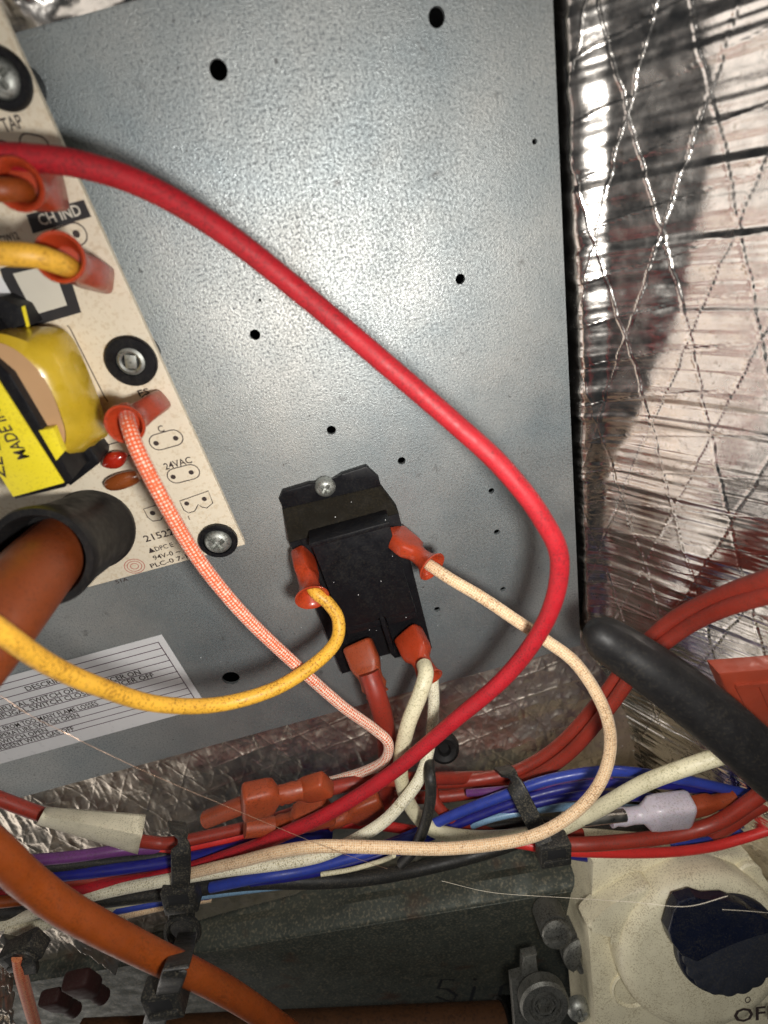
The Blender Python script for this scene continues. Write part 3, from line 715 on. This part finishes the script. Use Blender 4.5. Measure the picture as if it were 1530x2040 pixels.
wire('brown_red_wire', 'wide brick red wire leaving right tie toward right edge', [(960, 1668, 32), (1060, 1672, 37), (1140, 1682, 42), (1250, 1676, 44), (1350, 1662, 45), (1430, 1638, 46), (1490, 1600, 47), (1540, 1560, 47), (1600, 1490, 47)], 4.0, 'brick', G)
wire('brown_red_wire', 'brick red wire at the right edge under the hose end', [(1380, 1690, 38), (1450, 1650, 40), (1510, 1610, 42), (1600, 1570, 44)], 3.4, 'brick', G)
# left part of the loom
LEFT = [('tagged_red_wire', 'dark red wire that wears the folded paper tag', [(-60, 1570, 32), (0, 1592, 32), (90, 1625, 32), (200, 1660, 30), (300, 1678, 28), (350, 1678, 28), (430, 1662, 27), (520, 1640, 26), (640, 1600, 24)], 3.3, 'brick'),
        ('red_wire', 'red wire entering the left black tie below the tagged wire', [(250, 1698, 26), (345, 1692, 27), (440, 1674, 27), (520, 1655, 26), (700, 1640, 24), (860, 1660, 26), (940, 1672, 28)], 3.0, 'brightred'),
        ('purple_wire', 'purple wire below the paper tag', [(-60, 1722, 29), (60, 1714, 29), (150, 1706, 29), (250, 1693, 28), (340, 1690, 26), (440, 1690, 25)], 3.0, 'purple'),
        ('dark_grey_wire', 'dark grey wire between the purple and blue wires', [(-60, 1742, 28), (80, 1728, 28), (220, 1715, 28), (340, 1703, 28), (450, 1690, 26)], 3.0, 'black'),
        ('blue_wire', 'dark blue wire passing under the left black tie', [(-60, 1765, 28), (80, 1748, 29), (200, 1735, 30), (340, 1716, 30), (450, 1694, 30), (540, 1672, 28), (660, 1660, 26)], 3.3, 'blue'),
        ('pink_red_wire', 'faded red wire above the loop of the thick red wire', [(-60, 1778, 27), (60, 1768, 28), (140, 1756, 29), (260, 1745, 29), (380, 1722, 29), (480, 1690, 30)], 2.8, 'brick'),
        ('black_wire', 'thick black cable running along the underside of the loom', [(-60, 1822, 29), (60, 1812, 29), (170, 1797, 30), (340, 1776, 31), (500, 1757, 32), (640, 1755, 32), (740, 1748, 31), (840, 1730, 29), (960, 1700, 28), (1080, 1660, 27)], 4.4, 'black'),
        ('orange_wire', 'short bright orange wire showing at the left edge', [(-60, 1800, 32), (0, 1797, 32), (60, 1790, 31), (150, 1780, 27)], 3.0, 'orange'),
        ('thin_cream_wire', 'thin cream wire below the thick black cable', [(100, 1825, 29), (180, 1811, 30), (300, 1789, 30), (400, 1777, 28)], 2.4, 'cream_print'),
        ('mid_blue_wire', 'mid blue wire below the thin cream wire', [(120, 1834, 29), (200, 1820, 29), (330, 1795, 29), (420, 1783, 26)], 2.4, 'midblue'),
        ('thin_peach_wire', 'thin peach wire lowest before the left black tie', [(140, 1845, 28), (225, 1829, 28), (330, 1805, 28), (420, 1790, 25)], 2.2, 'peach'),
        ('pale_blue_wire', 'pale blue wire at the lower left end of the loom', [(-40, 1850, 31), (0, 1842, 31), (90, 1826, 30), (180, 1812, 27), (300, 1800, 26), (400, 1784, 28), (500, 1771, 29), (580, 1762, 28)], 2.4, 'sky'),
        ('cream_braided_wire', 'cream wire lowest of the loom at the left edge', [(15, 1857, 33), (60, 1848, 33), (130, 1830, 32), (230, 1805, 28)], 3.2, 'cream'),
        ('blue_wire', 'blue wire below the cream braid in the middle of loom', [(420, 1768, 33), (520, 1748, 35), (600, 1735, 35), (700, 1708, 35), (790, 1680, 34), (880, 1650, 32)], 2.9, 'midblue'),
        ('dark_blue_wire', 'dark blue wire tucked under the middle of the loom', [(500, 1756, 33), (600, 1742, 34), (690, 1722, 34), (790, 1695, 33), (900, 1690, 31)], 2.8, 'blue'),
        ('white_lead', 'thin white pointed lead below the peach wire', [(640, 1742, 36), (700, 1732, 37), (760, 1715, 38), (785, 1704, 40)], 1.3, 'cream_print'),
        ('brown_red_wire', 'brick red wire from the right of the big connector', [(650, 1572, 29), (720, 1558, 29), (800, 1552, 28), (900, 1550, 22), (1000, 1545, 18), (1080, 1520, 14)], 3.8, 'brick')]
for nm, lb, pts, d, mt in LEFT: wire(nm, lb, pts, d, mt, G)
# printing on black cable
# loose connectors in the loom
def spade(name, label, base, tip, w, t, mat, neck, flare, hint=None, pin=None):
    o = thing(name, label, 'connector', base, 'connectors in the loom')
    boot('shell', base, tip, w, t, neck, flare, mat, o, hint, hollow=False)
    if pin:
        a, b, r = pin
        pth = np.array([tuple(Vector(a).lerp(Vector(b), k/6)) for k in range(7)])
        V, f, UV = sweep(pth, r, 16); mesh_obj('barrel', V, f, M['vinyl_old'], o)
    return o
spade('spade_connector', 'big orange brown spade connector at the top of the stack', P(484, 1600, 36), P(600, 1572, 33), 5.2, 3.0, 'vinyl_old', 2.2, 2.6, pin=(P(412, 1632, 32), P(492, 1600, 34), 2.3))
spade('spade_connector', 'orange brown connector beside the brick red wire end', P(652, 1562, 33), P(560, 1588, 31), 3.6, 2.4, 'vinyl_old', 2.0, 2.2)
spade('spade_connector', 'flat orange brown connector under the red loop', P(655, 1612, 31), P(540, 1648, 30), 5.0, 2.8, 'vinyl_old', 2.4, 2.6, pin=(P(488, 1650, 33), P(545, 1645, 32), 2.5))
spade('spade_connector', 'dark orange connector behind the crossing of cream wires', P(758, 1598, 26), P(655, 1640, 28), 5.0, 2.6, 'vinyl_old', 2.2, 2.4)
cn = thing('nylon_connector', 'clear nylon connector with a pink barrel beside the cream wire', 'connector', P(1320, 1620, 44), 'connectors in the loom')
boot('shell', P(1372, 1612, 43), P(1215, 1630, 41), 5.6, 3.4, 2.3, 2.6, 'nylon', cn, hollow=False)
boot('barrel', P(1362, 1612, 42), P(1462, 1590, 42), 3.0, 2.2, 2.0, 2.3, 'vinyl_old', cn, hollow=False)
pth = np.array([tuple(P(1160+k*12, 1634-k*1.4, 42)) for k in range(8)]); V, f, UV = sweep(pth, 1.7, 16); mesh_obj('crimp', V, f, M['tin'], cn)

# paper tag folded round the tagged wire
A = [(76, 1634, 33.6), (92, 1609, 33.2), (140, 1606, 33.4), (284, 1622, 31), (291, 1632, 31), (289, 1650, 31)]
q = lambda x, y, h: tuple(P(x, y, h))
n = 14; V = []; f = []
top = [q(92+198*k/n, 1610+14*k/n, 31-1.5*k/n) for k in range(n+1)]
midl = [q(82+201*k/n, 1624+40*k/n, 36.4-1.5*k/n) for k in range(n+1)]
bot = [q(73+202*k/n, 1638+62*k/n, 33.0-1.5*k/n) for k in range(n+1)]
rows = []
for s in np.linspace(0, 1, 5): rows.append([tuple(np.array(a)*(1-s)+np.array(b)*s+np.array([0, .5*math.sin(s*math.pi), 0])) for a, b in zip(top, midl)])
for s in np.linspace(0, 1, 7)[1:]: rows.append([tuple(np.array(a)*(1-s)+np.array(b)*s+np.array([0, -.9*math.sin(s*math.pi), 0])) for a, b in zip(midl, bot)])
V = [p for r_ in rows for p in r_]; k = n+1
f = [(i*k+j, i*k+j+1, (i+1)*k+j+1, (i+1)*k+j) for i in range(len(rows)-1) for j in range(n)]
o = mesh_obj('paper_tag', V, f, M['tagm'], angle=60); tag(o, 'folded cream paper tag wrapped on the dark red wire', 'tag')
md = o.modifiers.new('thickness', 'SOLIDIFY'); md.thickness = .0003

# cable ties ---------------------------------------------------------------
def strap(pts, wd, th, parent, name='strap'):
    path = px_path(pts, 8)
    V, f, UV = sweep(path, np.tile([wd/2, th/2, 8], (len(path), 1)), 20, hint=tuple(aN))
    return mesh_obj(name, V, f, M['tie'], parent, angle=50)
def tie_head(px, py, h, rot, wd, ln, ht, parent):
    q = P(px, py, h); m = frame(q, cR*math.cos(rot)-cD*math.sin(rot), (aN-.25*aV).normalized())
    o = bm_obj('tie_head', box_bm(-wd/2, wd/2, -ln/2, ln/2, -ht/2, ht/2, .5), M['tie'], parent, m)
    bm_obj('slot', box_bm(-wd*.3, wd*.3, -ln*.05, ln*.36, ht/2-.6, ht/2+.05, .05), M['dark'], parent, m)
    bm_obj('pawl', box_bm(-wd*.42, wd*.42, -ln*.36, -ln*.1, ht/2-.3, ht/2+.5, .25), M['tie'], parent, m)
t1 = thing('cable_tie', 'black cable tie round the loom with a ring mount below', 'cable tie', P(360, 1790, 34), 'black cable ties')
strap([(352, 1640, 24), (356, 1655, 30), (360, 1690, 35), (361, 1730, 37), (360, 1765, 37.5)], 5.0, 1.1, t1)
tie_head(362, 1782, 37.5, .05, 9.2, 8.5, 5, t1)
strap([(362, 1790, 36), (362, 1820, 36), (360, 1850, 36.5), (352, 1880, 37)], 7.5, 1.3, t1, 'mount_stem')
q = P(364, 1855, 39); bm_obj('mount_ring', lathe_bm([(4.6, -1), (5.3, -.6), (5.5, 0), (5.3, .8), (4.4, 1), (3.9, .5), (3.9, -1)], 36), M['tie'], t1, frame(q, cR, (aN-.45*aV)))
t2 = thing('cable_tie', 'black cable tie holding the orange tube near bottom', 'cable tie', P(350, 1960, 50), 'black cable ties')
strap([(372, 1862, 43), (365, 1890, 55), (352, 1925, 65.5), (340, 1960, 66), (330, 1995, 62)], 5.0, 1.2, t2)
tie_head(330, 1985, 64, .15, 8, 8, 5, t2)
strap([(325, 2000, 60), (310, 2030, 56), (300, 2080, 52)], 6.0, 1.4, t2, 'tail')
t3 = thing('cable_tie', 'black cable tie slanting across the blue wires at right', 'cable tie', P(1090, 1690, 40), 'black cable ties')
strap([(1000, 1530, 24), (1012, 1540, 31), (1032, 1575, 36.5), (1052, 1615, 40), (1070, 1650, 43), (1085, 1680, 46)], 4.8, 1.1, t3)
tie_head(1102, 1692, 46, .1, 8.6, 7.5, 5, t3)
t4 = thing('cable_tie', 'small black cable tie at the lower left edge', 'cable tie', P(40, 1890, 44), 'black cable ties')
tie_head(48, 1892, 44, .5, 10, 6, 5, t4); strap([(20, 1870, 36), (34, 1885, 42), (50, 1905, 46), (56, 1935, 47)], 5, 1.6, t4)
# black bushing in the foil
q = P(884, 1488, 8)
tag(bm_obj('bushing', lathe_bm([(0, -2), (4.9, -2), (5.2, 0), (4.9, 2), (3.8, 2.8), (2.2, 2.4), (1.6, .8), (0, .8)], 36), M['rubber'], None, frame(q, (1, 0, 0), (aN-.6*aV))), 'round black rubber bushing set in the foil behind cream wires', 'bushing')

# instruction label --------------------------------------------------------
lb = thing('instruction_label', 'white ruled instruction label stuck on the steel panel', 'label', W(-69, -121, 0))
LU1, LZ1, LZ0, LU0 = -68.9, -91.0, -123.3, -150.0
bm_obj('sheet', prism_bm([(LU0, LZ0), (LU1, LZ0+.4), (LU1, LZ1), (LU0, LZ1)], .02, .16), M['paper'], lb, wallM(0, 0, 0), smooth=False)
zs = [P(x, y, 0).z for x, y in [(308, 1277), (314, 1292)]]
rowz = [-93.2, -95.6, -98.2, -100.7, -103.2, -105.6, -108.1, -110.6, -113.1, -115.6, -117.9]
ln = [([(LU0, r_), (LU1-2.0, r_)], False) for r_ in rowz]+[([(LU1-2.0, rowz[0]+.1), (LU1-2.0, rowz[-1]-.1)], False)]
bm_obj('ruling', ribbon_bm(ln, .28, .18), M['purple_ink'], lb, wallM(0, 0, 0), smooth=False)
def label_text(s, row, u0, u1):
    bm_obj('lettering', text_bm(s, 1.75, u1-u0), M['ink'], lb, wallM(u0, rowz[row]+.35, .19), smooth=False)
def ux(px, py): return P(px, py, 0).x
label_text('DESCRIPTION', 2, ux(38, 1358), ux(150, 1330))
label_text('CENTRIFUGAL SWITCH OPEN, INDUCER ON', 4, ux(-60, 1420), ux(272, 1328))
label_text('CENTRIFUGAL SWITCH CLOSED, INDUCER OFF', 5, ux(-60, 1436), ux(302, 1338))
label_text('LOCKOUT FROM TOO MANY FLAME LOSSES', 7, ux(-60, 1466), ux(190, 1395))
label_text('HIGH TEMPERATURE SWITCH OPEN', 8, ux(-60, 1482), ux(155, 1422))
label_text('LIMIT SWITCH OPEN', 9, ux(-40, 1492), ux(95, 1455))
label_text('FLAME PRESENT WITH GAS OFF', 10, ux(-50, 1508), ux(150, 1454))

# gas valve ----------------------------------------------------------------
ph = math.radians(25)
VO = P(1425, 1880, 60); vn = (math.cos(ph)*aN - math.sin(ph)*aV)
gv = thing('gas_valve', 'ivory gas valve with a dark blue knob turned to OFF', 'gas valve', VO)
vm = frame(VO, cR, vn); vi = vm.inverted()
def vp(px, py, lift=0.0):
    q = vi @ plane_hit(px, py, VO+vn*lift, vn); return (q.x, q.y)
body = [vp(*p, -9) for p in [(1174, 1709), (1300, 1708), (1494, 1704), (1535, 1765), (1680, 1990), (1680, 2160), (1196, 2160), (1187, 2040), (1180, 1960), (1174, 1880), (1172, 1851), (1185, 1828)]]
bm_obj('body', prism_bm(body, -34, -9, 1.2, 3), M['ivory'], gv, vm)
lug = smooth_poly([(1172, 1852), (1188, 1828), (1232, 1795), (1300, 1770), (1330, 1850), (1320, 1960), (1285, 1965), (1248, 1905), (1228, 1874), (1200, 1862)], 5)
bm_obj('lug', prism_bm([vp(*p, -2.5) for p in lug], -10, -2.5, 1.8, 4), M['ivory'], gv, vm, angle=60)
cc = Vector((*vp(1408, 1905, 0), 0)); cr = (Vector(vp(1240, 1905))-Vector(vp(1408, 1905))).length
bm_obj('collar', lathe_bm([(0, -9.5), (cr, -9.5), (cr+.3, -4), (cr-.1, -2.0), (cr-1.0, -.5), (cr-2.4, .4), (cr-5, .8), (0, 1.0)], 72), M['ivory'], gv, vm @ Matrix.Translation(cc), angle=70)
kc = Vector((*vp(1448, 1880, 2), 1.0)); kR = 15.8
bm_obj('knob_skirt', lathe_bm([(0, .1), (kR, .1), (kR, 1.8), (kR*.975, 2.6), (kR*.93, 3.0), (0, 3.0)], 64), M['knob'], gv, vm @ Matrix.Translation(kc))
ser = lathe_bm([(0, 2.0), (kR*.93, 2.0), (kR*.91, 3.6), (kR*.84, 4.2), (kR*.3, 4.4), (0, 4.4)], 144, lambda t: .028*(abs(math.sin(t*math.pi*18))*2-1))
bm_obj('knob_grip', ser, M['knob_sheen'], gv, vm @ Matrix.Translation(kc))
rid = [(1322, 1838), (1333, 1800), (1342, 1780), (1376, 1770), (1402, 1778), (1440, 1776), (1478, 1790), (1500, 1806), (1532, 1820), (1542, 1838), (1500, 1846), (1458, 1856), (1420, 1872), (1380, 1900), (1350, 1888), (1330, 1862)]
bm_obj('knob_ridge', prism_bm([vp(x+10, y+18, 7.5) for x, y in rid], 4.0, 7.5, .6, 3), M['knob'], gv, vm, angle=30)
c = vp(1258, 1968, -8.9); bm_obj('plug', lathe_bm([(0, 0), (6.8, 0), (6.8, .8), (6.3, 1.2), (5.5, .6), (0, .6)], 36), M['ivory'], gv, vm @ Matrix.Translation((*c, -9.2)))
c = vp(1487, 1737, -8.9); bm_obj('boss', lathe_bm([(0, 0), (4.2, 0), (4.2, 1.6), (3.6, 2.2), (0, 2.2)], 28), M['ivory'], gv, vm @ Matrix.Translation((*c, -9.2)))
c = vp(1456, 2030); e = vp(1542, 2021); dv = Vector(e)-Vector(c)
bm_obj('lettering', text_bm('OFF', 4.6, dv.length), M['ink'], gv, vm @ Matrix.Translation((*c, 1.06)) @ Matrix.Rotation(math.atan2(dv.y, dv.x), 4, 'Z'), smooth=False)
c = vp(1485, 1985); bm_obj('pointer_mark', ribbon_bm([([(c[0]+.75*math.cos(k*math.pi/8), c[1]+.95*math.sin(k*math.pi/8)) for k in range(16)], True)], .3, 1.06), M['ink'], gv, vm, smooth=False)
# metal fittings beside it
mb = thing('valve_bracket', 'cast aluminium pressure boss with hex socket beside the valve', 'bracket', P(1080, 1985, 50))
fm = lambda px, py, h: frame(P(px, py, h), cR, (aN*.9-aV*.45).normalized())
bm_obj('plate', prism_bm([(-7, -14), (6, -14), (8, -4), (3, 6), (-1, 7), (-1, 15), (-5.5, 14), (-5.5, 8), (-9, 7)], -3, 0, .5), M['alu'], mb, fm(1075, 1992, 54) @ Matrix.Scale(1.12, 4))
hexw = lathe_bm([(0, -1), (7.0, -1), (7.2, 2.2), (6.6, 3.0), (4.8, 3.0), (4.6, 2.0), (3.9, 2.0), (3.7, 2.8), (3.0, 2.8)], 40)
bm_obj('boss', hexw, M['alu'], mb, fm(1080, 1986, 55) @ Matrix.Scale(1.15, 4))
bm_obj('socket', lathe_bm([(3.1, 2.7), (2.5, 2.6), (2.4, .6), (1.4, .6), (1.2, 1.6), (0, 1.8)], 6), M['alu'], mb, fm(1080, 1986, 55) @ Matrix.Scale(1.15, 4))
s1 = tag(screw_head('slotted_screw', (0, 0, 0), 5.0, None, .3, fm(1110, 1862, 47), True), 'upper grey slotted screw beside the ivory valve', 'screw', 'screws by the valve')
bm_ = lathe_bm([(0, -10), (5.1, -10), (5.1, -1.6), (0, -1.6)], 28); o = bm_obj('shank', bm_, M['alu'], s1, fm(1110, 1862, 47))
s2 = tag(screw_head('slotted_screw', (0, 0, 0), 6.2, None, 1.3, fm(1158, 1906, 49), True), 'lower grey slotted screw half hidden behind the valve edge', 'screw', 'screws by the valve')
o = bm_obj('shank', lathe_bm([(0, -10), (6.3, -10), (6.3, -2), (0, -2)], 28), M['alu'], s2, fm(1158, 1906, 49))
s3 = tag(screw_head('cross_screw', (0, 0, 0), 4.0, None, .3, fm(1152, 2010, 58)), 'shiny cross head screw at the bottom beside the boss', 'screw', 'screws by the valve')
# rusty pipe with dark coupling
pp = thing('rusty_pipe', 'rusty brown pipe along the bottom edge with dark coupling', 'pipe', P(1000, 2060, 44))
pth = np.array([tuple(P(150, 2092, 40).lerp(P(1003, 2046, 46), k/20)) for k in range(21)]); V, f, UV = sweep(pth, 8.2, 32); mesh_obj('pipe', V, f, M['pipe'], pp)
pth = np.array([tuple(P(998, 2046, 46).lerp(P(1060, 2042, 46.5), k/14)) for k in range(15)]); V, f, UV = sweep(pth, np.stack([9.4+.35*np.sin(np.arange(15)*2.6), 9.4+.35*np.sin(np.arange(15)*2.6)], 1), 32); mesh_obj('coupling', V, f, M['rubber'], pp)

# red plastic cover at the right edge
rc = thing('red_cover', 'red plastic cover with moulded ribs at the right edge behind hose', 'cover', P(1480, 1390, 44))
q = [P(x, y, 46) for x, y in [(1432, 1342), (1640, 1325), (1660, 1520), (1530, 1450), (1455, 1400)]]
bm_obj('plate', prism_bm([(p.x, p.z) for p in q][::-1], 42, 46, .6), M['redplastic'], rc, wallM(0, 0, 0))
def rp(px, py): 
    p = P(px, py, 46); return (p.x, p.z)
bm_obj('rib', join_bm([prism_bm([rp(1462, 1362), rp(1600, 1352), rp(1600, 1357), rp(1464, 1367)], 46, 46.7), prism_bm([rp(1462, 1366), rp(1466, 1366), rp(1490, 1412), rp(1485, 1412)], 46, 46.7), prism_bm([rp(1508, 1362), rp(1512, 1362), rp(1540, 1425), rp(1536, 1425)], 46, 46.6)]), M['redplastic'], rc, wallM(0, 0, 0), smooth=False)
# bits in the dark lower left corner
spade('spade_connector', 'shade-darkened red connector half lost in the lower left shadow', P(150, 1950, 38), P(205, 1985, 36), 4.0, 2.6, 'shadedred', 2.2, 2.4)
spade('spade_connector', 'smaller shade-darkened red connector beside the orange lead', P(98, 1985, 38), P(150, 2012, 36), 3.2, 2.2, 'shadedred', 2.0, 2.2)
s_ = np.linspace(0, 1, 40); g_ = np.linspace(-1, 1, 8)
cen = np.array([tuple(P(125+110*t, 1850+75*t, 40+4*math.sin(t*5))) for t in s_]); sd = np.array(tuple((cR*.3-cD*.9).normalized()))
X = cen[:, None, :]+g_[None, :, None]*2.2*sd+.5*np.array([0, 1, 0])*fbm(s_[:, None]*9+0*g_, g_[None]*2+0*s_[:, None], 61, 3)[..., None]
o = grid_obj('foil_strip', X[..., 0], X[..., 1], X[..., 2], M['foil_dark']); tag(o, 'torn foil strip end below the loom at lower left', 'foil strip')
o.modifiers.new('thickness', 'SOLIDIFY').thickness = .0002
gx, gy = np.meshgrid(np.linspace(0, 1, 60), np.linspace(0, 1, 90))
cor = [np.array(tuple(P(*c_))) for c_ in [(-60, 1900, 44), (18, 1930, 40), (-60, 2100, 44), (40, 2100, 40)]]
X = (cor[0]*(1-gx[..., None])+cor[1]*gx[..., None])*(1-gy[..., None])+(cor[2]*(1-gx[..., None])+cor[3]*gx[..., None])*gy[..., None]
X[..., 1] += 2.0*fbm(gx*4, gy*7, 71, 4)
o = grid_obj('foil_scrap', X[..., 0], X[..., 1], X[..., 2], M['foil_dark']); tag(o, 'crumpled foil scrap in the lower left corner', 'foil scrap')
o.modifiers.new('thickness', 'SOLIDIFY').thickness = .0002

# loose strands ------------------------------------------------------------
def strand(label, pts, d, mat):
    o = tube_obj('loose_strand', pts, d, M[mat], None, 10, 6); tag(o, label, 'strand', 'loose strands')
strand('thin bare strand crossing the instruction label and lower foil', [(0, 1385, 44), (60, 1425, 45), (130, 1460, 46), (210, 1500, 47), (330, 1555, 48), (470, 1614, 49), (600, 1668, 50), (690, 1703, 51), (772, 1731, 51)], .09, 'hair')
strand('thin pale fibre over the stained box to the blue knob', [(880, 1755, 50), (980, 1778, 52), (1120, 1788, 60), (1260, 1797, 69), (1365, 1806, 73), (1450, 1785, 74)], .10, 'fibre')
strand('short pale fibre lying on top of the blue knob', [(1440, 1812, 73.5), (1490, 1815, 73), (1570, 1822, 72)], .12, 'fibre')
strand('thin dark scratch-like fibre near the OFF mark', [(1345, 2040, 64), (1400, 2015, 64), (1455, 1992, 65), (1478, 1975, 66)], .16, 'hair')

# specks of lint and solder dust
bmd = bmesh.new()
for x, y, h in [(768, 1036, 10.9), (782, 1108, 10.4), (759, 1158, 10.4), (665, 1160, 10.4), (714, 1185, 10.4), (736, 1255, 10.2), (750, 1256, 10.2), (809, 1230, 9), (768, 1267, 5.3), (760, 1311, 5.3), (795, 1351, 1), (872, 1246, 0.3), (700, 1000, 5), (668, 1030, 4),
                (1060, 1450, 14), (1115, 1452, 15), (1137, 1480, 16), (1035, 1485, 14), (1262, 1495, 20), (1240, 1486, 20), (400, 1310, .3), (440, 1318, .3), (556, 1012, .4), (600, 1250, .3)]:
    bmesh.ops.create_icosphere(bmd, subdivisions=1, radius=random.uniform(.09, .17), matrix=Matrix.Translation(P(x, y, h)))
tag(bm_obj('dust', bmd, M['paper']), 'tiny pale specks of dust on relay and panel', 'dust', kind='stuff')
